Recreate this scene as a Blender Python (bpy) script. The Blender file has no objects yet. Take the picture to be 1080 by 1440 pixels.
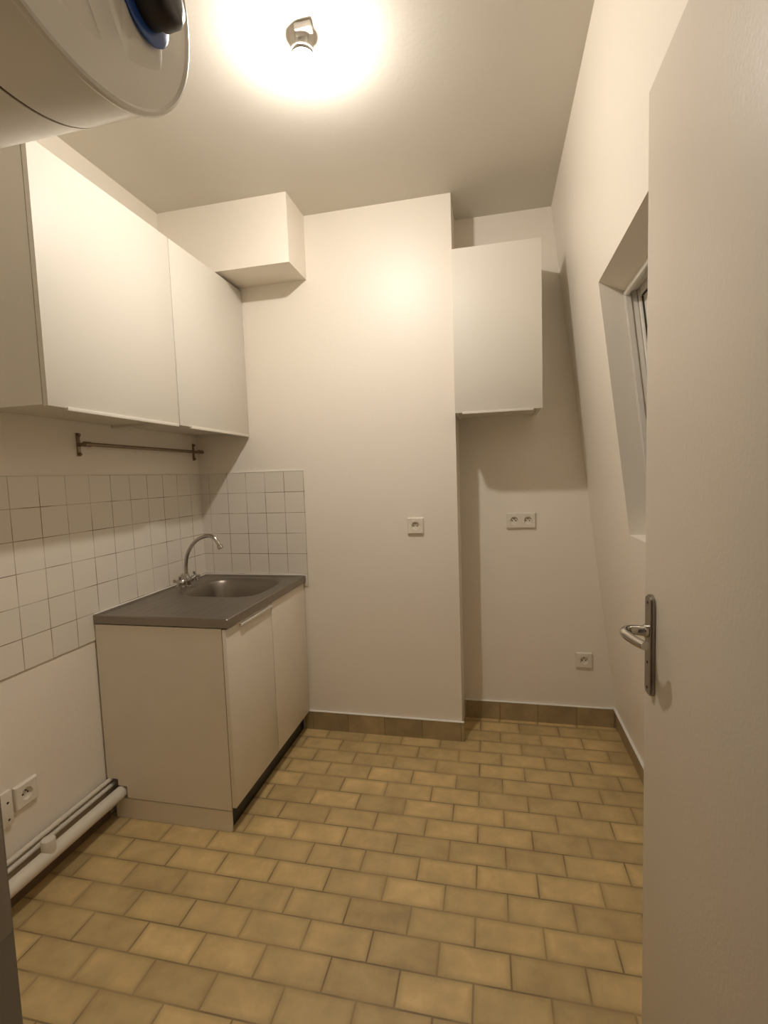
import bpy, bmesh, math, random
from mathutils import Vector, Matrix
random.seed(4)
PI = math.pi
scene = bpy.context.scene
COL = scene.collection
H = 2.705            # ceiling height
TAP = (0.065, -0.271)
LAMP = (1.045, -0.930)

# ------------------------------------------------------------------ materials
def mat(name, color, rough=0.5, metal=0.0, bump=0.0, bscale=60.0, var=0.0, vscale=4.0, coat=0.0, spec=0.5):
    m = bpy.data.materials.new(name); m.use_nodes = True
    nt = m.node_tree; b = nt.nodes['Principled BSDF']
    b.inputs['Base Color'].default_value = (*color, 1)
    b.inputs['Roughness'].default_value = rough
    b.inputs['Metallic'].default_value = metal
    b.inputs['Coat Weight'].default_value = coat
    b.inputs['Specular IOR Level'].default_value = spec
    tc = nt.nodes.new('ShaderNodeTexCoord')
    if var > 0:
        n = nt.nodes.new('ShaderNodeTexNoise'); n.inputs['Scale'].default_value = vscale; n.inputs['Detail'].default_value = 4
        nt.links.new(tc.outputs['Object'], n.inputs['Vector'])
        mx = nt.nodes.new('ShaderNodeMix'); mx.data_type = 'RGBA'
        mx.inputs[6].default_value = (*[c * (1 - var) for c in color], 1)
        mx.inputs[7].default_value = (*[min(1, c * (1 + var)) for c in color], 1)
        nt.links.new(n.outputs['Fac'], mx.inputs[0]); nt.links.new(mx.outputs[2], b.inputs['Base Color'])
    if bump > 0:
        n2 = nt.nodes.new('ShaderNodeTexNoise'); n2.inputs['Scale'].default_value = bscale; n2.inputs['Detail'].default_value = 3
        nt.links.new(tc.outputs['Object'], n2.inputs['Vector'])
        bp = nt.nodes.new('ShaderNodeBump'); bp.inputs['Strength'].default_value = bump; bp.inputs['Distance'].default_value = 0.002
        nt.links.new(n2.outputs['Fac'], bp.inputs['Height']); nt.links.new(bp.outputs['Normal'], b.inputs['Normal'])
    return m

def math_node(nt, op, a, b):
    n = nt.nodes.new('ShaderNodeMath'); n.operation = op
    for i, v in enumerate((a, b)):
        if isinstance(v, (int, float)): n.inputs[i].default_value = v
        else: nt.links.new(v, n.inputs[i])
    return n.outputs[0]

def tile_mat(name, ax_u, ax_v, ou, ov, bw, bh, offset, c1, c2, cm, mortar, rough, rim=0.0, rimcol=None, mottle=0.0, coat=0.0, bump=0.5, faint=0.0):
    """tiles laid on an object in its own coordinates, joints of grout between them"""
    m = bpy.data.materials.new(name); m.use_nodes = True
    nt = m.node_tree; L = nt.links; b = nt.nodes['Principled BSDF']
    tc = nt.nodes.new('ShaderNodeTexCoord'); sp = nt.nodes.new('ShaderNodeSeparateXYZ'); L.new(tc.outputs['Object'], sp.inputs[0])
    cb = nt.nodes.new('ShaderNodeCombineXYZ')
    L.new(math_node(nt, 'ADD', sp.outputs[ax_u], ou), cb.inputs[0]); L.new(math_node(nt, 'ADD', sp.outputs[ax_v], ov), cb.inputs[1])
    def brick(mort, smooth):
        t = nt.nodes.new('ShaderNodeTexBrick'); t.offset = offset; t.offset_frequency = 2; t.squash = 1
        t.inputs['Scale'].default_value = 1; t.inputs['Mortar Size'].default_value = mort; t.inputs['Mortar Smooth'].default_value = smooth
        t.inputs['Bias'].default_value = 0; t.inputs['Brick Width'].default_value = bw; t.inputs['Row Height'].default_value = bh
        t.inputs['Color1'].default_value = (*c1, 1); t.inputs['Color2'].default_value = (*c2, 1); t.inputs['Mortar'].default_value = (*c1, 1)
        L.new(cb.outputs[0], t.inputs['Vector']); return t
    A = brick(mortar, 0.4)
    col = A.outputs['Color']
    def mix(fac, a, bb, blend='MIX'):
        x = nt.nodes.new('ShaderNodeMix'); x.data_type = 'RGBA'; x.blend_type = blend
        for i, v in ((0, fac), (6, a), (7, bb)):
            if isinstance(v, (int, float)): x.inputs[i].default_value = v
            elif isinstance(v, tuple): x.inputs[i].default_value = (*v, 1)
            else: L.new(v, x.inputs[i])
        return x.outputs[2]
    if mottle > 0:
        n = nt.nodes.new('ShaderNodeTexNoise'); n.inputs['Scale'].default_value = 9; n.inputs['Detail'].default_value = 6; n.inputs['Roughness'].default_value = .6
        L.new(tc.outputs['Object'], n.inputs['Vector'])
        cr = nt.nodes.new('ShaderNodeMapRange'); cr.inputs[1].default_value = .3; cr.inputs[2].default_value = .7; cr.inputs[3].default_value = 1 - mottle; cr.inputs[4].default_value = 1 + mottle
        L.new(n.outputs['Fac'], cr.inputs[0])
        v = nt.nodes.new('ShaderNodeCombineXYZ')
        for i in range(3): L.new(cr.outputs[0], v.inputs[i])
        col = mix(1.0, col, v.outputs[0], 'MULTIPLY')
    if rim > 0:
        R = brick(rim, 1.0)
        col = mix(math_node(nt, 'MULTIPLY', R.outputs['Fac'], 0.5), col, rimcol)
    jf = A.outputs['Fac']
    if faint > 0:
        n3 = nt.nodes.new('ShaderNodeTexNoise'); n3.inputs['Scale'].default_value = 5.5; n3.inputs['Detail'].default_value = 1
        L.new(tc.outputs['Object'], n3.inputs['Vector'])
        mr = nt.nodes.new('ShaderNodeMapRange'); mr.inputs[1].default_value = .4; mr.inputs[2].default_value = .6; mr.inputs[3].default_value = 1 - faint; mr.inputs[4].default_value = 1
        L.new(n3.outputs['Fac'], mr.inputs[0]); jf = math_node(nt, 'MULTIPLY', jf, mr.outputs[0])
    col = mix(jf, col, cm)
    L.new(col, b.inputs['Base Color'])
    b.inputs['Roughness'].default_value = rough; b.inputs['Coat Weight'].default_value = coat; b.inputs['Coat Roughness'].default_value = .15
    bp = nt.nodes.new('ShaderNodeBump'); bp.invert = True; bp.inputs['Strength'].default_value = bump; bp.inputs['Distance'].default_value = .002
    L.new(A.outputs['Fac'], bp.inputs['Height']); L.new(bp.outputs['Normal'], b.inputs['Normal'])
    return m

PAINT = mat('wall paint', (.89, .82, .705), .42, bump=.25, bscale=90, var=.015, vscale=2)
CEIL = mat('ceiling paint', (.74, .695, .60), .75, bump=.2, bscale=70)
LAM = mat('white laminate', (.735, .69, .595), .5, spec=.35, var=.01)
LAMW = mat('worn white laminate', (.82, .74, .61), .45, var=.05, vscale=7)
DOORP = mat('door paint', (.66, .585, .475), .42, bump=.2, bscale=140, var=.02)
EDGE = mat('brown gap strip', (.20, .10, .05), .6, var=.2, vscale=30)
STEEL = mat('brushed steel', (.29, .255, .215), .36, metal=.9, bump=.2, bscale=200, var=.12, vscale=10)
CHROME = mat('chrome', (.52, .49, .45), .16, metal=1)
BRONZE = mat('aged rail metal', (.26, .19, .13), .35, metal=.8, var=.1)
HANDM = mat('handle metal', (.30, .27, .23), .33, metal=.9)
BLACKP = mat('black plastic', (.018, .012, .012), .35)
KICK = mat('black kick foil', (.008, .007, .008), .3)
BLUE = mat('blue plastic', (.02, .075, .30), .35)
ENAM = mat('heater enamel', (.74, .70, .62), .30, coat=.3, var=.02)
ENCAP = mat('heater cap enamel', (.68, .64, .56), .22, coat=.5, var=.02)
SEAM = mat('dark seam', (.12, .08, .05), .6)
PVC = mat('white pvc', (.72, .66, .55), .4, var=.05)
SOCK = mat('socket plastic', (.82, .755, .64), .35)
HOLE = mat('dark hole', (.05, .03, .02), .8)
CAULK = mat('white caulk', (.86, .83, .76), .5)
GREY = mat('lampholder plastic', (.60, .57, .52), .6)
FRAME = mat('grey jamb paint', (.42, .37, .31), .5, var=.08, vscale=8)
WINP = mat('window paint', (.80, .76, .68), .35)
SEALM = mat('rubber seal', (.06, .05, .04), .7)
NIGHT = mat('outer cladding', (.10, .09, .08), .8)
STRIKE = mat('dull strike plate', (.46, .40, .33), .65)
STRAIN = mat('strainer steel', (.25, .22, .19), .3, metal=.9)

glass = bpy.data.materials.new('window glass'); glass.use_nodes = True
g = glass.node_tree.nodes['Principled BSDF']; g.inputs['Transmission Weight'].default_value = 1; g.inputs['Roughness'].default_value = .02; g.inputs['IOR'].default_value = 1.45
bulbm = bpy.data.materials.new('lit bulb'); bulbm.use_nodes = True
g = bulbm.node_tree.nodes['Principled BSDF']; g.inputs['Base Color'].default_value = (1, 1, 1, 1)
g.inputs['Emission Color'].default_value = (1, .935, .88, 1); g.inputs['Emission Strength'].default_value = 1140

FT = dict(c1=(.66, .48, .215), c2=(.49, .36, .165), cm=(.25, .175, .08))
FLOORM = tile_mat('floor tiles', 0, 1, -.905 + .1006 + 50 * .2012, 10.086, .2012, .1, .5, FT['c1'], FT['c2'], FT['cm'], .0030, .42, rim=.022, rimcol=(.36, .255, .11), mottle=.2, coat=.06, bump=.6, faint=.5)
WT = dict(c1=(.80, .74, .635), c2=(.77, .715, .615), cm=(.25, .16, .09))
TILEL = tile_mat('wall tiles left', 1, 2, .0965 + .1114 * 50, -1.422 + .1114 * 20, .1114, .1114, 0, WT['c1'], WT['c2'], WT['cm'], .0018, .3, coat=.2, bump=.12, faint=.6)
TILEB = tile_mat('wall tiles back', 0, 2, -.1673 + .1114 * 50, -1.422 + .1114 * 20, .1114, .1114, 0, WT['c1'], WT['c2'], WT['cm'], .0018, .3, coat=.2, bump=.12, faint=.6)
def skirt_mat(name, ax, off):
    return tile_mat(name, ax, 2, off, 10.0 - .001, .2012, 50, 0, (.44, .33, .175), (.36, .27, .145), (.17, .115, .06), .0016, .45, mottle=.2, bump=.5)
SKB = skirt_mat('skirting tiles back', 0, -.808 + 10.06)
SKL = skirt_mat('skirting tiles side', 1, 10.06)
SKD = mat('skirting in painted shade', (.16, .105, .06), .7, var=.3, vscale=14)  # dark tone stands for the shade on the skirting behind the waste pipe

# ------------------------------------------------------------------ mesh helpers
def bm_box(bm, lo, hi, bev=0.0, seg=2):
    r = bmesh.ops.create_cube(bm, size=1)
    c = [(a + b) / 2 for a, b in zip(lo, hi)]; s = [b - a for a, b in zip(lo, hi)]
    vs = r['verts']
    for v in vs: v.co = Vector((c[0] + v.co.x * s[0], c[1] + v.co.y * s[1], c[2] + v.co.z * s[2]))
    if bev > 0:
        es = list({e for v in vs for e in v.link_edges})
        bmesh.ops.bevel(bm, geom=es, offset=bev, segments=seg, affect='EDGES', profile=.5)
def frame_of(d):
    d = d.normalized(); u = d.orthogonal().normalized(); return u, d.cross(u)
def bm_tube(bm, pts, radii, n=20, caps=True):
    pts = [Vector(p) for p in pts]
    if isinstance(radii, (int, float)): radii = [radii] * len(pts)
    u, v = frame_of(pts[1] - pts[0]); rings = []; pd = (pts[1] - pts[0]).normalized()
    for i, p in enumerate(pts):
        d = (pts[min(i + 1, len(pts) - 1)] - pts[max(i - 1, 0)]).normalized()
        q = pd.rotation_difference(d); u = q @ u; v = q @ v; pd = d
        rings.append([bm.verts.new(p + radii[i] * (math.cos(2 * PI * k / n) * u + math.sin(2 * PI * k / n) * v)) for k in range(n)])
    for a, b in zip(rings, rings[1:]):
        for k in range(n): bm.faces.new((a[k], a[(k + 1) % n], b[(k + 1) % n], b[k]))
    if caps:
        bm.faces.new(list(reversed(rings[0]))); bm.faces.new(rings[-1])
def bm_lathe(bm, origin, axis, prof, n=32):
    """prof: list of (distance along axis, radius)"""
    o = Vector(origin); a = Vector(axis).normalized(); u, v = frame_of(a); rings = []
    for t, r in prof:
        if r < 1e-6: rings.append([bm.verts.new(o + a * t)])
        else: rings.append([bm.verts.new(o + a * t + r * (math.cos(2 * PI * k / n) * u + math.sin(2 * PI * k / n) * v)) for k in range(n)])
    for p, q in zip(rings, rings[1:]):
        for k in range(n):
            k2 = (k + 1) % n
            if len(p) == 1 and len(q) == 1: continue
            if len(p) == 1: bm.faces.new((p[0], q[k2], q[k]))
            elif len(q) == 1: bm.faces.new((p[k], p[k2], q[0]))
            else: bm.faces.new((p[k], p[k2], q[k2], q[k]))
    if len(rings[0]) > 1: bm.faces.new(list(reversed(rings[0])))
    if len(rings[-1]) > 1: bm.faces.new(rings[-1])
def bm_prism(bm, poly, axis, lo, hi):
    """poly of 2-D points extruded along axis (0,1,2)"""
    def P(a, b, t): return {0: (t, a, b), 1: (a, t, b), 2: (a, b, t)}[axis]
    A = [bm.verts.new(P(a, b, lo)) for a, b in poly]; B = [bm.verts.new(P(a, b, hi)) for a, b in poly]
    n = len(poly)
    bm.faces.new(A); bm.faces.new(list(reversed(B)))
    for i in range(n): bm.faces.new((A[i], B[i], B[(i + 1) % n], A[(i + 1) % n]))
def build(name, bm, m, parent=None, smooth=False, origin=None):
    bmesh.ops.recalc_face_normals(bm, faces=bm.faces)
    me = bpy.data.meshes.new(name); bm.to_mesh(me); bm.free()
    me.materials.append(m)
    o = bpy.data.objects.new(name, me); COL.objects.link(o)
    if smooth:
        for p in me.polygons: p.use_smooth = True
        try: me.set_sharp_from_angle(angle=math.radians(38))
        except Exception: pass
    if origin is not None:
        me.transform(Matrix.Translation(-Vector(origin))); o.location = origin
    if parent is not None:
        o.parent = parent
        if parent.type == 'EMPTY' or True:
            pl = world_loc(parent); o.location = Vector(o.location) - pl
    return o
def world_loc(o):
    l = Vector((0, 0, 0))
    while o is not None: l += Vector(o.location); o = o.parent
    return l
def box(name, lo, hi, m, parent=None, bev=0.0, origin=None):
    bm = bmesh.new(); bm_box(bm, lo, hi, bev); return build(name, bm, m, parent, smooth=bev > 0, origin=origin)
def tag(o, label=None, cat=None, group=None, kind=None):
    if label: o['label'] = label
    if cat: o['category'] = cat
    if group: o['group'] = group
    if kind: o['kind'] = kind
    return o
def thing(name, loc, label, cat, group=None):
    o = bpy.data.objects.new(name, None); COL.objects.link(o); o.location = loc; o.empty_display_size = .05
    return tag(o, label, cat, group)
def struct(o, label, cat): return tag(o, label, cat, kind='structure')

# ------------------------------------------------------------------ room shell
XR, XT, R_, KP = 2.2235, 1.9033, .2568, math.tan(.0141)      # sloping right wall
SL = (XT - XR) / H
def wx(y, z): return XR + SL * z + KP * (y - R_)
FY = -2.10                                                     # plane of the wall with the doorway
struct(box('floor', (-.15, -3.1, -.1), (2.6, .45, 0), FLOORM), 'floor of beige brown glazed oblong tiles laid in running bond', 'floor')
struct(box('ceiling', (-.15, -2.25, H), (2.6, .45, H + .12), CEIL), 'flat white painted ceiling with a bare bulb', 'ceiling')
struct(box('wall_left', (-.15, -2.25, 0), (-.004, .45, H), PAINT), 'white painted left wall behind the sink cabinet', 'wall')
bm = bmesh.new(); bm_prism(bm, [(-.004, 0), (1.418, 0), (1.418, R_), (2.6, R_), (2.6, .45), (-.004, .45)], 2, 0, H)
struct(build('wall_back', bm, PAINT), 'white back wall with a chimney breast stepping out on the left of a recess', 'wall')
# doorway wall behind the heater
DX0, DX1, DH = 1.170, 1.93, 2.12
bm = bmesh.new()
bm_box(bm, (-.004, FY - .1, 0), (DX0 - .03, FY, H)); bm_box(bm, (DX0 - .03, FY - .1, DH + .04), (2.6, FY, H)); bm_box(bm, (DX1 + .03, FY - .1, 0), (2.6, FY, DH + .04))
struct(build('wall_front', bm, PAINT), 'white wall around the doorway, water heater fixed to it', 'wall')
# right wall: sloping inner face with a splayed window opening
WY0, WY1, WZ0, WZ1 = -1.30, -.484, 1.13, 2.049
SD, DROP = .080, .040                                            # splay
def wv(bm, y, z, o=0): return bm.verts.new((wx(y, z) + o, y, z))
bm = bmesh.new()
ys = [FY, WY0, WY1, R_]; zs = [0, WZ0, WZ1, H]
G = [[wv(bm, y, z) for z in zs] for y in ys]
for i in range(3):
    for j in range(3):
        if i == 1 and j == 1: continue
        bm.faces.new((G[i][j], G[i + 1][j], G[i + 1][j + 1], G[i][j + 1]))
iy = [WY0, WY1]
T = [[wv(bm, y, z, SD) for z in (WZ0, WZ1 - DROP)] for y in iy]
OUT = [[wv(bm, y, z, .26) for z in (WZ0, WZ1 - DROP)] for y in iy]
WZT = WZ1 - DROP
h = [[G[1][1], G[1][2]], [G[2][1], G[2][2]]]
for A_, B_ in ((h, T), (T, OUT)):
    for (i, j), (k, l) in (((0, 0), (1, 0)), ((1, 0), (1, 1)), ((1, 1), (0, 1)), ((0, 1), (0, 0))):
        bm.faces.new((A_[i][j], A_[k][l], B_[k][l], B_[i][j]))
ys2 = [FY, iy[0], iy[1], R_]
O = [[(OUT[i - 1][j - 1] if i in (1, 2) and j in (1, 2) else wv(bm, ys2[i], zs[j], .26)) for j in range(4)] for i in range(4)]
for i in range(3):
    for j in range(3):
        if i == 1 and j == 1: continue
        bm.faces.new((O[i][j], O[i][j + 1], O[i + 1][j + 1], O[i + 1][j]))
bm.faces.new([G[i][0] for i in range(4)] + [O[i][0] for i in (3, 2, 1, 0)])
bm.faces.new([G[i][3] for i in range(4)] + [O[i][3] for i in (3, 2, 1, 0)])
bm.faces.new([G[0][j] for j in range(4)] + [O[0][j] for j in (3, 2, 1, 0)])
bm.faces.new([G[3][j] for j in range(4)] + [O[3][j] for j in (3, 2, 1, 0)])
struct(build('wall_right', bm, PAINT), 'white right wall leaning inwards towards the ceiling with the window', 'wall')

# window set in the slope
def slope_box(bm, y0, y1, z0, z1, o0, o1, bev=0.003):
    vs = []
    for y in (y0, y1):
        for z in (z0, z1):
            for o in (o0, o1): vs.append(bm.verts.new((wx(y, z) + o, y, z)))
    a = vs
    fs = [(0, 1, 3, 2), (4, 6, 7, 5), (0, 4, 5, 1), (2, 3, 7, 6), (0, 2, 6, 4), (1, 5, 7, 3)]
    F = [bm.faces.new([a[i] for i in f]) for f in fs]
    if bev:
        bmesh.ops.bevel(bm, geom=list({e for f in F for e in f.edges}), offset=bev, segments=2, affect='EDGES')
def slope_ring(bm, y0, y1, z0, z1, w, o0, o1):
    slope_box(bm, y0, y0 + w, z0, z1, o0, o1); slope_box(bm, y1 - w, y1, z0, z1, o0, o1)
    slope_box(bm, y0 + w, y1 - w, z0, z0 + w, o0, o1); slope_box(bm, y0 + w, y1 - w, z1 - w, z1, o0, o1)
win = struct(thing('window_1', (wx(-.9, 1.13) + .16, -.9, 1.13), '', 'window'), 'white framed window in the leaning right wall, half hidden by the open door', 'window')
Y0, Y1 = iy
bm = bmesh.new(); slope_ring(bm, Y0, Y1, WZ0, WZT, .010, .078, .100); slope_ring(bm, Y0, Y1, WZ0, WZT, .006, .100, .122); slope_ring(bm, Y0, Y1, WZ0, WZT, .030, .122, .170); build('window_frame', bm, WINP, win)
bm = bmesh.new(); slope_ring(bm, Y0 + .030, Y1 - .030, WZ0 + .030, WZT - .030, .045, .132, .172); sash = build('window_sash', bm, WINP, win)
bm = bmesh.new(); slope_ring(bm, Y0 + .0305, Y1 - .0305, WZ0 + .0305, WZT - .0305, .003, .126, .132); slope_ring(bm, Y0 + .075, Y1 - .075, WZ0 + .075, WZT - .075, .006, .140, .165); build('seal', bm, SEALM, sash)
bm = bmesh.new(); slope_box(bm, Y0 + .078, Y1 - .078, WZ0 + .078, WZT - .078, .150, .156, 0); build('window_pane', bm, glass, sash)
bm = bmesh.new(); bm_tube(bm, [(wx(y, WZT) + .088, y, WZT - .010) for y in (Y0 + .002, Y1 - .011)], .011, 14); build('head_moulding', bm, WINP, win, True)

# boxed pipe chase under the ceiling
struct(box('trim_1', (-.004, -.218, 2.392), (.678, 0, H), PAINT), 'white boxed-in soffit in the left back corner under the ceiling', 'soffit')

# tile panels on the walls
struct(box('trim_2', (-.004, -2.0, .754), (.001, 0, 1.422), TILEL), 'panel of square white wall tiles on the left wall', 'tiles')
bm = bmesh.new(); bm_box(bm, (0.001, -.005, .80), (.615, 0, 1.422))
struct(build('trim_3', bm, TILEB), 'panel of square white wall tiles on the back wall above the sink', 'tiles')
bm = bmesh.new(); bm_box(bm, (.001, -.0065, 1.4215), (.615, 0, 1.4245))
struct(build('trim_4', bm, CAULK), 'white bead along the top of the back tile panel', 'trim')

# skirting tiles with a white caulk line on top
def skirting(name, lo, hi, m, label):
    s = box(name, lo, hi, m); struct(s, label, 'skirting'); return s
skirting('baseboard_back', (.56, -.010, 0), (1.428, 0, .101), SKB, 'brown tile skirting along the foot of the chimney breast')
box('caulk_line', (.56, -.0125, .101), (1.4285, 0, .1045), CAULK, bpy.data.objects['baseboard_back'])
skirting('baseboard_recess', (1.428, R_ - .010, 0), (2.203, R_, .101), SKB, 'brown tile skirting along the back of the recess')
box('caulk_line', (1.418, R_ - .0125, .101), (2.200, R_, .1045), CAULK, bpy.data.objects['baseboard_recess'])
def right_skirt(name, z0, z1, t, m, parent=None):
    bm = bmesh.new()
    v = [(wx(R_, z0) - t, R_, z0), (wx(R_, z1) - t, R_, z1), (wx(R_, z1), R_, z1), (wx(R_, z0), R_, z0)]
    w = [(wx(FY, z0) - t, FY, z0), (wx(FY, z1) - t, FY, z1), (wx(FY, z1), FY, z1), (wx(FY, z0), FY, z0)]
    A = [bm.verts.new(p) for p in v]; B = [bm.verts.new(p) for p in w]
    bm.faces.new(A); bm.faces.new(B[::-1])
    for i in range(4): bm.faces.new((A[i], B[i], B[(i + 1) % 4], A[(i + 1) % 4]))
    return build(name, bm, m, parent)
o = struct(right_skirt('baseboard_right', 0, .101, .010, SKL), 'brown tile skirting along the leaning right wall', 'skirting')
right_skirt('caulk_line', .101, .1045, .0125, CAULK, o)
skirting('baseboard_left', (-.004, FY, 0), (.010, -.80, .085), SKD, 'skirting with painted shade behind the waste pipe on the left wall')

# ------------------------------------------------------------------ doorway jamb and open door
fr = struct(thing('door_1', (DX0, FY, 0), '', 'door frame'), 'grey door jamb at the left edge of the picture', 'door frame')
bm = bmesh.new()
bm_prism(bm, [(DX0 - .03, FY - .11), (DX0, FY - .11), (DX0, FY + .006), (DX0 - .075, FY + .006), (DX0 - .075, FY), (DX0 - .03, FY)], 2, 0, DH)
build('jamb', bm, FRAME, fr)
bm = bmesh.new()
bm_prism(bm, [(DX1 + .03, FY - .11), (DX1, FY - .11), (DX1, FY + .006), (DX1 + .075, FY + .006), (DX1 + .075, FY), (DX1 + .03, FY)], 2, 0, DH)
build('jamb', bm, FRAME, fr)
box('lintel', (DX0 - .075, FY - .11, DH), (DX1 + .075, FY + .006, DH + .04), FRAME, fr)
box('strike_plate', (DX0 - .001, FY - .03, 1.008), (DX0 + .0012, FY + .004, 1.20), STRIKE, fr, .0005)

DFX = 1.885
door = thing('door_leaf', (DFX + .02, FY + .01, .008), 'open white painted interior door leaf on the right with lever handle', 'door')
box('leaf', (DFX, FY + .012, .008), (DFX + .04, -1.322, 2.100), DOORP, door, .0035)
bm = bmesh.new()
# back plate with rounded ends
py, pz0, pz1, pw = -1.372, .922, 1.128, .019
prof = []
for i in range(13):
    a = PI * i / 12; prof.append((py + pw * math.cos(a), pz1 - .014 + .014 * math.sin(a)))
for i in range(13):
    a = PI + PI * i / 12; prof.append((py + pw * math.cos(a), pz0 + .014 + .014 * math.sin(a)))
bm_prism(bm, prof, 0, DFX - .009, DFX)
bmesh.ops.bevel(bm, geom=[e for e in bm.edges if all(abs(v.co.x - (DFX - .009)) < 1e-5 for v in e.verts)], offset=.003, segments=2, affect='EDGES')
plate = build('handle_plate', bm, HANDM, door, True)
bm = bmesh.new()
HZ = 1.054
bm_lathe(bm, (DFX - .009, py, HZ), (-1, 0, 0), [(0, .0135), (.006, .0135), (.008, .011), (.02, .0095)], 20)
build('handle_collar', bm, CHROME, plate, True)
bm = bmesh.new()
def bez(p0, p1, p2, p3, n):
    p0, p1, p2, p3 = map(Vector, (p0, p1, p2, p3)); out = []
    for i in range(n + 1):
        t = i / n; out.append((1 - t) ** 3 * p0 + 3 * (1 - t) ** 2 * t * p1 + 3 * (1 - t) * t * t * p2 + t ** 3 * p3)
    return out
pts = bez((DFX - .020, py, HZ), (DFX - .052, py + .004, HZ + .003), (DFX - .058, py - .012, HZ), (DFX - .053, py - .030, HZ - .002), 14) + \
      bez((DFX - .052, py - .034, HZ - .002), (DFX - .047, py - .050, HZ - .004), (DFX - .042, py - .066, HZ - .004), (DFX - .036, py - .078, HZ - .004), 10)[1:]
bm_tube(bm, pts, [.0100] * 8 + [.0098 - .0015 * i / (len(pts) - 8) for i in range(len(pts) - 8)], 16)
build('handle_lever', bm, CHROME, plate, True)
for z in (1.112, .99, .938):
    bm = bmesh.new(); bm_lathe(bm, (DFX - .0085, py, z), (-1, 0, 0), [(0, .0032), (.0012, .003), (.0016, 0)], 12)
    build('screw' if z != .99 else 'keyhole', bm, HOLE, plate, True)
for z in (.25, 1.05, 1.85):
    bm = bmesh.new(); bm_tube(bm, [(DFX + .02, FY + .006, z - .04), (DFX + .02, FY + .006, z + .04)], .006, 12); build('hinge', bm, HANDM, door, True)

# ------------------------------------------------------------------ base cabinet
CL = -.799
cab = thing('sink_cabinet', (.30, CL / 2, 0), 'white two-door base cabinet with worn side panel under the steel sink', 'cabinet')
bm = bmesh.new()
bm_prism(bm, [(.004, .82), (.570, .82), (.570, .092), (.096, .092), (.096, .142), (.055, .142), (.055, .168), (.004, .168)], 1, CL + .003, CL + .021)
build('side_panel', bm, LAMW, cab)
bm = bmesh.new()
bm_box(bm, (.004, -.021, .10), (.566, -.011, .82)); bm_box(bm, (.10, CL + .021, .10), (.566, -.021, .116)); bm_box(bm, (.095, CL + .021, .10), (.103, -.021, .82))
build('carcass', bm, LAMW, cab)
box('gap_strip', (.5702, CL + .004, .094), (.5722, CL + .019, .82), EDGE, cab)  # brown strip along the gap between side panel and door
for k, (a, b) in enumerate(((CL + .002, -.4125), (-.4065, -.0115))):
    d = box('door', (.5725, a, .106), (.590, b, .818), LAMW, cab, .0015)
    if k == 0:
        hb = box('grip_rail', (.590, a + .10, .800), (.6005, b - .004, .811), LAM, d, .001)
        tag(hb, 'narrow grip rail along the top edge')
box('gap_strip', (.5662, -.4165, .104), (.5692, -.4025, .82), EDGE, cab)  # brown strip added behind the door gap to darken its line
box('plinth', (.035, CL + .006, .001), (.562, CL + .018, .086), LAMW, cab)
box('toe_kick', (.545, CL + .0185, .001), (.550, -.0115, .104), KICK, cab)

# steel worktop as a pressed sheet
wt = thing('sink_worktop', (.30, CL / 2, .825), 'brushed stainless steel worktop with drainer and inset bowl on the base cabinet', 'sink')
ZT = .860
bx, by, bax, bay = .318, -.262, .205, .190
def srange(t, a, b):
    t = max(0, min(1, (t - a) / (b - a))); return t * t * (3 - 2 * t)
def bowl_r(x, y): return (abs((x - bx) / bax) ** 4 + abs((y - by) / bay) ** 4) ** .25
def sheet_z(x, y):
    e = min(x - .001, .600 - x, y + .799, -.006 - y)
    z = ZT - .0075 * srange(e, .010, .022)
    z -= .004 * (1 - srange(e, 0, .004))
    if y < -.46 and .06 < x < .54:
        w = srange(min(x - .06, .54 - x, y + .77, -.46 - y), 0, .03)
        z -= w * (.0003 + .0003 * math.sin(x * 2 * PI / .045))
    r = bowl_r(x, y)
    z -= .150 * (1 - srange(r, .72, .985)) + .004 * (1 - srange(r, .98, 1.06))
    return z
nx, ny = 160, 210
pl, bo = bmesh.new(), bmesh.new()
for target, inside in ((pl, False), (bo, True)):
    V = {}
    def gv(i, j):
        if (i, j) not in V:
            x = .001 + .599 * i / nx; y = -.799 + .793 * j / ny; V[i, j] = target.verts.new((x, y, sheet_z(x, y)))
        return V[i, j]
    for i in range(nx):
        for j in range(ny):
            x = .001 + .599 * (i + .5) / nx; y = -.799 + .793 * (j + .5) / ny
            if (bowl_r(x, y) < .985) == inside: target.faces.new((gv(i, j), gv(i + 1, j), gv(i + 1, j + 1), gv(i, j + 1)))
    if not inside:
        loop = [(i, 0) for i in range(nx + 1)] + [(nx, j) for j in range(1, ny + 1)] + [(i, ny) for i in range(nx - 1, -1, -1)] + [(0, j) for j in range(ny - 1, 0, -1)]
        low = [pl.verts.new((V[q].co.x, V[q].co.y, .825)) for q in loop]
        n = len(loop)
        for a in range(n): pl.faces.new((V[loop[a]], low[a], low[(a + 1) % n], V[loop[(a + 1) % n]]))
w_o = build('worktop', pl, STEEL, wt, True); b_o = build('bowl', bo, STEEL, wt, True)
bm = bmesh.new(); bm_lathe(bm, (bx, by, ZT - .1618), (0, 0, 1), [(0, .040), (.003, .040), (.004, .036), (.001, .030), (.001, 0)], 32)
build('drain', bm, STRAIN, b_o, True)
bm = bmesh.new(); bm_box(bm, (.0012, -.797, ZT - .004), (.007, -.006, ZT + .0035)); bm_box(bm, (.0012, -.0115, ZT - .004), (.598, -.0055, ZT + .0035))
tag(build('caulk_bead', bm, CAULK, wt), 'white caulk bead along the wall edges')

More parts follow.
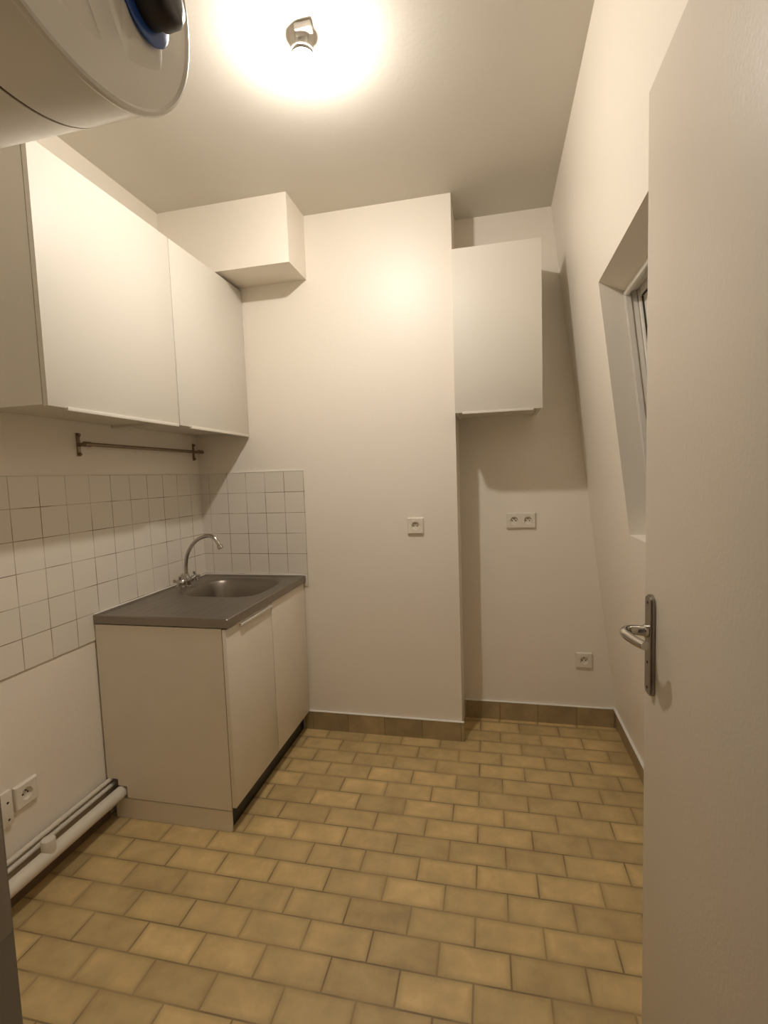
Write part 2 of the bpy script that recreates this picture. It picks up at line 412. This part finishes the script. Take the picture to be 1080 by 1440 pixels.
# ------------------------------------------------------------------ mixer tap
tz = ZT - .0075
tap = thing('kitchen_tap', (TAP[0], TAP[1], tz), 'chrome mixer tap with tall curved spout behind the sink bowl', 'tap')
bm = bmesh.new()
bm_lathe(bm, (TAP[0], TAP[1], tz - .001), (0, 0, 1), [(0.0012, .026), (.004, .026), (.008, .020), (.018, .019), (.030, .0205), (.048, .0185), (.056, .013), (.068, .0115)], 28)
bm_tube(bm, [(TAP[0], TAP[1] - .040, tz + .030), (TAP[0], TAP[1] + .040, tz + .030)], .0105, 18)
build('tap_body', bm, CHROME, tap, True)
sp = [(0, .06), (0, .10), (.004, .13), (.012, .16), (.028, .19), (.050, .218), (.078, .240), (.108, .253), (.134, .258), (.156, .255), (.174, .243), (.187, .226), (.196, .208)]
P3 = []
for i in range(len(sp) - 1):
    p0 = sp[max(i - 1, 0)]; p1 = sp[i]; p2 = sp[i + 1]; p3 = sp[min(i + 2, len(sp) - 1)]
    for k in range(4):
        t = k / 4
        P3.append(tuple(.5 * (2 * p1[c] + (p2[c] - p0[c]) * t + (2 * p0[c] - 5 * p1[c] + 4 * p2[c] - p3[c]) * t * t + (3 * p1[c] - p0[c] - 3 * p2[c] + p3[c]) * t ** 3) for c in (0, 1)))
P3.append(sp[-1])
bm = bmesh.new(); bm_tube(bm, [(TAP[0] + a, TAP[1], tz + b) for a, b in P3], .0094, 18)
spout = build('spout', bm, CHROME, tap, True)
e0 = Vector((TAP[0] + sp[-1][0], TAP[1], tz + sp[-1][1])); dd = (e0 - Vector((TAP[0] + sp[-2][0], TAP[1], tz + sp[-2][1]))).normalized()
bm = bmesh.new(); bm_lathe(bm, e0 - dd * .004, dd, [(0, .0105), (.004, .0140), (.018, .0140), (.020, .011)], 20); build('aerator', bm, CHROME, spout, True)
for s in (-1, 1):
    c = Vector((TAP[0] + .002, TAP[1] + s * .062, tz + .036)); ax = Vector((.12, s, .22)).normalized()
    bm = bmesh.new()
    bm_lathe(bm, Vector((TAP[0], TAP[1] + s * .034, tz + .030)), ax, [(0, .012), (.010, .013), (.014, .008), (.030, .008), (.034, .012), (.042, .011), (.044, .0)], 20)
    u, v = frame_of(ax); cc = Vector((TAP[0], TAP[1] + s * .034, tz + .030)) + ax * .037
    ang = .6
    for k in range(4):
        d = math.cos(ang + k * PI / 2) * u + math.sin(ang + k * PI / 2) * v
        bm_lathe(bm, cc + d * .006, d, [(0, .0055), (.012, .0060), (.019, .0075), (.0225, .005), (.023, 0)], 12)
    build('cross_handle', bm, CHROME, tap, True)

# ------------------------------------------------------------------ wall cupboards
def wall_cupboard_left(y0, y1, label):
    t = thing('wall_cupboard', (.155, (y0 + y1) / 2, 1.62), label, 'cupboard', 'white wall cupboards over the worktop')
    bm = bmesh.new()
    bm_box(bm, (0.0, y0 + .001, 1.624), (.294, y0 + .017, 2.373)); bm_box(bm, (0.0, y1 - .017, 1.624), (.294, y1 - .001, 2.373))
    bm_box(bm, (0.0, y0 + .017, 1.634), (.294, y1 - .017, 1.650)); bm_box(bm, (0.0, y0 + .017, 2.357), (.294, y1 - .017, 2.373)); bm_box(bm, (0.0, y0 + .017, 1.650), (.006, y1 - .017, 2.357))
    build('carcass', bm, LAM, t)
    d = box('door', (.296, y0 + .0015, 1.620), (.313, y1 - .0015, 2.375), LAM, t, .001)
    box('grip_rail', (.3005, y0 + (.066 if y0 < -1 else .075), 1.6125), (.3170, y1 - .010, 1.6235), LAM, d, .0008)
wall_cupboard_left(-1.214, -.5975, 'white wall cupboard above the rail, nearer to the water heater')
wall_cupboard_left(-.5965, -.002, 'white wall cupboard above the tap, in the corner under the soffit')
t = thing('recess_cupboard', (1.62, .09, 1.664), 'single white wall cupboard in the recess above the double socket', 'cupboard')
cx0, cx1, cf = 1.4205, 1.819, -.077
bm = bmesh.new()
bm_box(bm, (cx0, cf + .019, 1.667), (cx0 + .016, R_ - .001, 2.411)); bm_box(bm, (cx1 - .017, cf + .019, 1.667), (cx1 - .001, R_ - .001, 2.411))
bm_box(bm, (cx0 + .016, cf + .019, 1.672), (cx1 - .017, R_ - .001, 1.688)); bm_box(bm, (cx0 + .016, cf + .019, 2.395), (cx1 - .017, R_ - .001, 2.411)); bm_box(bm, (cx0 + .016, R_ - .006, 1.688), (cx1 - .017, R_ - .001, 2.395))
build('carcass', bm, LAM, t)
d = box('door', (cx0 + .001, cf, 1.664), (cx1, cf + .017, 2.413), LAM, t, .001)
box('grip_rail', (cx0 + .035, cf - .0025, 1.6570), (cx1 - .04, cf + .012, 1.6675), LAM, d, .0008)

# ------------------------------------------------------------------ utensil rail
rail = thing('utensil_rail', (.04, -.42, 1.54), 'dark metal utensil rail screwed to the left wall below the cupboards', 'rail')
bm = bmesh.new(); bm_tube(bm, [(.040, -.805, 1.5425), (.040, -.022, 1.5405)], .0075, 16); build('rail_bar', bm, BRONZE, rail, True)
for yb in (-.798, -.045):
    bm = bmesh.new()
    bm_box(bm, (-.0035, yb - .008, 1.497), (.0, yb + .008, 1.588), .001)
    bm_tube(bm, [(-.001, yb, 1.542), (.040, yb, 1.542)], .0075, 14)
    bm_tube(bm, [(.040, yb - .014, 1.542), (.040, yb + .014, 1.542)], .0105, 16)
    br = build('bracket', bm, BRONZE, rail, True)
    for z in (1.505, 1.580):
        bm = bmesh.new(); bm_lathe(bm, (-.001, yb, z), (1, 0, 0), [(0, .006), (.009, .006), (.011, .004), (.0115, 0)], 12); build('screw', bm, BRONZE, br, True)

# ------------------------------------------------------------------ sockets
def socket_well_geo(bmp, cx, cz, hw0, hw1, hz0, hz1, dep, r):
    """plate face with a round opening at (cx,cz) in local u,v ; w = out of wall"""
    n = 40; outer = []; inner = []; back = []
    for k in range(n):
        a = 2 * PI * k / n; c, s = math.cos(a), math.sin(a)
        tx = (hw1 if c > 0 else -hw0) / c if abs(c) > 1e-6 else 1e9; tz_ = (hz1 if s > 0 else -hz0) / s if abs(s) > 1e-6 else 1e9
        tt = min(abs(tx), abs(tz_))
        outer.append(bmp.verts.new((cx + c * tt, cz + s * tt, dep))); inner.append(bmp.verts.new((cx + c * r, cz + s * r, dep))); back.append(bmp.verts.new((cx + c * r * .95, cz + s * r * .95, dep - .010)))
    for k in range(n):
        k2 = (k + 1) % n
        bmp.faces.new((outer[k], outer[k2], inner[k2], inner[k])); bmp.faces.new((inner[k], inner[k2], back[k2], back[k]))
def make_socket(name, origin, rightv, label, wells=1, group=None):
    """origin: point on wall, rightv: direction along the wall, outward = rightv x up reversed"""
    rv = Vector(rightv); up = Vector((0, 0, 1)); nv = up.cross(rv) * -1 if False else rv.cross(up)
    M = Matrix((( rv.x, up.x, nv.x, 0), (rv.y, up.y, nv.y, 0), (rv.z, up.z, nv.z, 0), (0, 0, 0, 1)))
    t = thing(name, origin, label, 'socket', group)
    def put(nm, bm, m, par, smooth=True):
        bmesh.ops.recalc_face_normals(bm, faces=bm.faces)
        bm.transform(M)
        me = bpy.data.meshes.new(nm); bm.to_mesh(me); bm.free(); me.materials.append(m)
        if smooth:
            for p in me.polygons: p.use_smooth = True
            me.set_sharp_from_angle(angle=math.radians(35))
        o = bpy.data.objects.new(nm, me); COL.objects.link(o); o.parent = par; return o
    W = .041 if wells == 1 else .0755; dep = .012
    bm = bmesh.new()
    # sloping rim body, open in front
    outer = [(-W, -.041), (W, -.041), (W, .041), (-W, .041)]; i2 = W - .004; j2 = .037
    a = [bm.verts.new((x, z, 0.0002)) for x, z in outer]; b = [bm.verts.new((x * (W - .0008) / W, z * .98, dep - .003)) for x, z in outer]; c = [bm.verts.new((math.copysign(i2, x), math.copysign(j2, z), dep)) for x, z in outer]
    for p, q in ((a, b), (b, c)):
        for k in range(4): bm.faces.new((p[k], p[(k + 1) % 4], q[(k + 1) % 4], q[k]))
    cs = [0] if wells == 1 else [-.0355, .0355]
    for cc in cs:
        if wells == 1: socket_well_geo(bm, 0, 0, i2, i2, j2, j2, dep, .0205)
        elif cc < 0: socket_well_geo(bm, cc, 0, i2 + cc, -cc, j2, j2, dep, .0205)
        else: socket_well_geo(bm, cc, 0, cc, i2 - cc, j2, j2, dep, .0205)
    pl_ = put('socket_plate', bm, SOCK, t)
    for cc in cs:
        bm = bmesh.new(); bm_lathe(bm, (cc, 0, .0005), (0, 0, 1), [(0, .0196), (.0025, .0196), (.0025, 0)], 32)
        well = put('socket_well', bm, SOCK, pl_)
        for dx in (-.0092, .0092):
            bm = bmesh.new(); bm_lathe(bm, (cc + dx, -.001, .003), (0, 0, 1), [(0, .0032), (.0006, .0032), (.0006, 0)], 14); put('pin_hole', bm, HOLE, well)
        bm = bmesh.new(); bm_lathe(bm, (cc, .0105, .003), (0, 0, 1), [(0, .0025), (.008, .0025), (.009, .0012), (.009, 0)], 14); put('earth_pin', bm, HANDM, well)
    return t
make_socket('wall_socket', (1.206, 0, 1.121), (1, 0, 0), 'white single socket alone on the chimney breast', 1)
make_socket('wall_socket', (1.738, R_, 1.115), (1, 0, 0), 'white double socket in the recess below the single cupboard', 2)
make_socket('wall_socket', (2.053, R_, .361), (1, 0, 0), 'white single socket low in the recess near the right corner', 1)
make_socket('wall_socket', (-.004, -1.137, .337), (0, 1, 0), 'white single socket on the left wall just above the thin pipes', 1)
t = thing('telephone_socket', (-.004, -1.228, .33), 'white socket plate with two small screws at the left picture edge', 'socket')
p_ = box('socket_plate', (-.004, -1.266, .272), (.010, -1.190, .388), SOCK, t, .003)
for z in (.350, .292):
    bm = bmesh.new(); bm_lathe(bm, (.0098, -1.206, z), (1, 0, 0), [(0, .004), (.0008, .004), (.0008, 0)], 12); build('screw', bm, HOLE, p_, True)

# ------------------------------------------------------------------ pipes along the left wall
def pipe(name, x, z, r, y0, y1, label):
    bm = bmesh.new(); bm_tube(bm, [(x, y0, z), (x, y1, z)], r, 20); o = build(name, bm, PVC, None, True, origin=(x, y0, z)); return tag(o, label, 'pipe')
pipe('water_pipe', .014, .160, .0085, -2.09, -.70, 'thin white pipe along the left wall, the upper of the two')
pipe('water_pipe', .016, .134, .0090, -2.09, -.70, 'thin white pipe along the left wall, the lower of the two')
tag(box('pipe_board', (-.004, -2.09, .086), (.007, -.80, .122), mat('board paint', (.50, .43, .33), .6)), 'painted batten on the left wall behind the thick waste pipe', 'batten')
wp = thing('waste_pipe', (.066, -1.1, .09), 'thick white plastic waste pipe with capped stub along the left wall', 'pipe')
bm = bmesh.new(); bm_tube(bm, [(.066, -2.09, .113), (.066, -.775, .113)], .0245, 28); build('pipe_run', bm, PVC, wp, True)
bm = bmesh.new()
bm_lathe(bm, (.066, -1.128, .113), (0, 0, 1), [(0, .0215), (.030, .0225), (.054, .0225), (.058, .0205), (.0585, 0)], 28)
build('capped_stub', bm, PVC, wp, True)

# ------------------------------------------------------------------ ceiling lampholder and bulb
lamp = thing('ceiling_lampholder', (LAMP[0], LAMP[1], H), 'plain lampholder with a lit bare bulb on the ceiling', 'lamp')
bm = bmesh.new(); bm_lathe(bm, (LAMP[0], LAMP[1], H), (0, 0, -1), [(0, .021), (.004, .021), (.006, .0165), (.048, .0165)], 28); build('holder_body', bm, GREY, lamp, True)
box('terminal_block', (LAMP[0] - .006, LAMP[1] - .048, H - .020), (LAMP[0] + .044, LAMP[1] - .0215, H), GREY, lamp, .003)
bm = bmesh.new(); bm_lathe(bm, (LAMP[0], LAMP[1], H - .040), (0, 0, -1), [(0, .0175), (.001, .033), (.003, .036), (.006, .036), (.0075, .034), (.0075, .0175)], 40); build('shadow_collar', bm, GREY, lamp, True)  # collar added to cast a grey ring of shadow on the ceiling
bm = bmesh.new(); bm_lathe(bm, (LAMP[0], LAMP[1], H - .0485), (0, 0, -1), [(0, .0165), (.0015, .018), (.006, .031), (.009, .0325)], 32); tag(build('bulb_base', bm, GREY, lamp, True), 'white unlit base of the bulb')
bm = bmesh.new(); bm_lathe(bm, (LAMP[0], LAMP[1], H - .058), (0, 0, -1), [(0, .0325), (.004, .0325), (.011, .0300), (.018, .0225), (.0225, .0125), (.0245, 0)], 32); build('bulb', bm, bulbm, lamp, True)

# ------------------------------------------------------------------ water heater
HY, HZ_, HR, HX0, HX1 = -1.83, 2.17, .253, .06, 1.065
wh = thing('water_heater', ((HX0 + HX1) / 2, HY, HZ_ - HR), 'large white horizontal water heater with blue and black knob near the ceiling', 'water heater')
bm = bmesh.new()
bm_lathe(bm, (HX0, HY, HZ_), (1, 0, 0), [(-.02, 0), (-.015, .15), (0, HR - .01), (.01, HR), (.9375 - HX0, HR), (.938 - HX0, HR - .002)], 96)
bm_lathe(bm, (.941, HY, HZ_), (1, 0, 0), [(0, HR - .002), (.002, HR), (HX1 - .941 - .006, HR)], 96)
build('tank_shell', bm, ENAM, wh, True)
bm = bmesh.new(); bm_lathe(bm, (.938, HY, HZ_), (1, 0, 0), [(0, HR - .0015), (.003, HR - .0015)], 96); build('seam', bm, SEAM, wh, True)
bm = bmesh.new()
bm_lathe(bm, (HX1 - .009, HY, HZ_), (1, 0, 0), [(0, HR), (.001, HR + .0035), (.005, HR + .005), (.010, HR + .0035), (.012, HR - .001), (.008, HR - .006)], 96)
build('rim', bm, ENAM, wh, True)
# domed end cap with a pressed hollow
bm = bmesh.new(); NR, NA = 44, 128; rings = []
def cap_x(y, z):
    r = math.hypot(y - HY, z - HZ_) / HR
    x = HX1 - .006 + .010 * (1 - r ** 2.4)
    a_ = math.atan2(-.045, .030); dy_, dz_ = y + 1.790, z - 2.042
    q = math.hypot((dy_ * math.cos(a_) + dz_ * math.sin(a_)) / .075, (-dy_ * math.sin(a_) + dz_ * math.cos(a_)) / .026)
    x -= .012 * (1 - srange(q, .0, 1.25))
    return x
c0 = bm.verts.new((cap_x(HY, HZ_), HY, HZ_))
for i in range(1, NR + 1):
    rr = (HR - .004) * i / NR; ring = []
    for k in range(NA):
        y = HY + rr * math.cos(2 * PI * k / NA); z = HZ_ + rr * math.sin(2 * PI * k / NA); ring.append(bm.verts.new((cap_x(y, z), y, z)))
    rings.append(ring)
for k in range(NA): bm.faces.new((c0, rings[0][k], rings[0][(k + 1) % NA]))
for a, b in zip(rings, rings[1:]):
    for k in range(NA): bm.faces.new((a[k], b[k], b[(k + 1) % NA], a[(k + 1) % NA]))
cap = build('end_cap', bm, ENCAP, wh, True)
# raised cover behind the knob, following the dome
bm = bmesh.new(); ny_, nz_ = 14, 24; g1 = []
for i in range(ny_ + 1):
    row = []
    for j in range(nz_ + 1):
        y = -1.745 + .095 * i / ny_; z = 2.000 + .225 * j / nz_
        e = min(i, ny_ - i, j, nz_ - j); row.append(bm.verts.new((cap_x(y, z) + ((.0035 if e > 0 else -.0005) * min(1, j / 12)), y, z)))
    g1.append(row)
for i in range(ny_):
    for j in range(nz_): bm.faces.new((g1[i][j], g1[i + 1][j], g1[i + 1][j + 1], g1[i][j + 1]))
cover = build('thermostat_cover', bm, ENCAP, cap)
for p in cover.data.polygons: p.use_smooth = True
KY, KZ = -1.700, 2.108; kx = cap_x(KY, KZ) + .0035
bm = bmesh.new(); bm_lathe(bm, (kx, KY, KZ), (1, -.05, 0), [(0, .050), (.004, .051), (.006, .048), (.006, .030)], 48); kd = build('temperature_dial', bm, BLUE, cap, True); tag(kd, 'blue dial ring')
bm = bmesh.new(); bm_lathe(bm, (kx + .008, KY, KZ), (1, 0, 0), [(-.004, .033), (.014, .033), (.016, .037), (.036, .036), (.043, .030), (.046, .018), (.046, 0)], 40); kk = build('knob', bm, BLACKP, kd, True); tag(kk, 'black plastic knob')
for xx in (.22, .82):
    box('mounting_bracket', (xx - .03, FY + .001, 2.06), (xx + .03, HY - .24, 2.30), ENAM, wh)
bm = bmesh.new(); bm_tube(bm, [(.5, HY + .05, HZ_ - HR + .004), (.5, HY + .05, HZ_ - HR - .02)], .012, 14); build('pipe_fitting', bm, CHROME, wh, True)

# ------------------------------------------------------------------ world, camera, view
w = bpy.data.worlds.new('night'); scene.world = w; w.use_nodes = True
w.node_tree.nodes['Background'].inputs[0].default_value = (.9, .75, .6, 1); w.node_tree.nodes['Background'].inputs[1].default_value = .012
cam = bpy.data.cameras.new('camera'); co = bpy.data.objects.new('camera', cam); COL.objects.link(co)
yaw, pit, rol = -.2167, -.0767, -.0342
fw = Vector((math.sin(yaw) * math.cos(pit), math.cos(yaw) * math.cos(pit), math.sin(pit)))
rt = fw.cross(Vector((0, 0, 1))).normalized(); up = rt.cross(fw)
r2 = rt * math.cos(rol) + up * math.sin(rol); u2 = -rt * math.sin(rol) + up * math.cos(rol)
co.matrix_world = Matrix(((r2.x, u2.x, -fw.x, 1.5704), (r2.y, u2.y, -fw.y, -2.3931), (r2.z, u2.z, -fw.z, 1.3815), (0, 0, 0, 1)))
cam.sensor_fit = 'HORIZONTAL'; cam.sensor_width = 36; cam.lens = 671.42 / 1080 * 36; cam.clip_start = .02
scene.camera = co
vs = scene.view_settings; vs.view_transform = 'Standard'; vs.look = 'None'; vs.gamma = 1; vs.use_curve_mapping = False; vs.exposure = 0.0
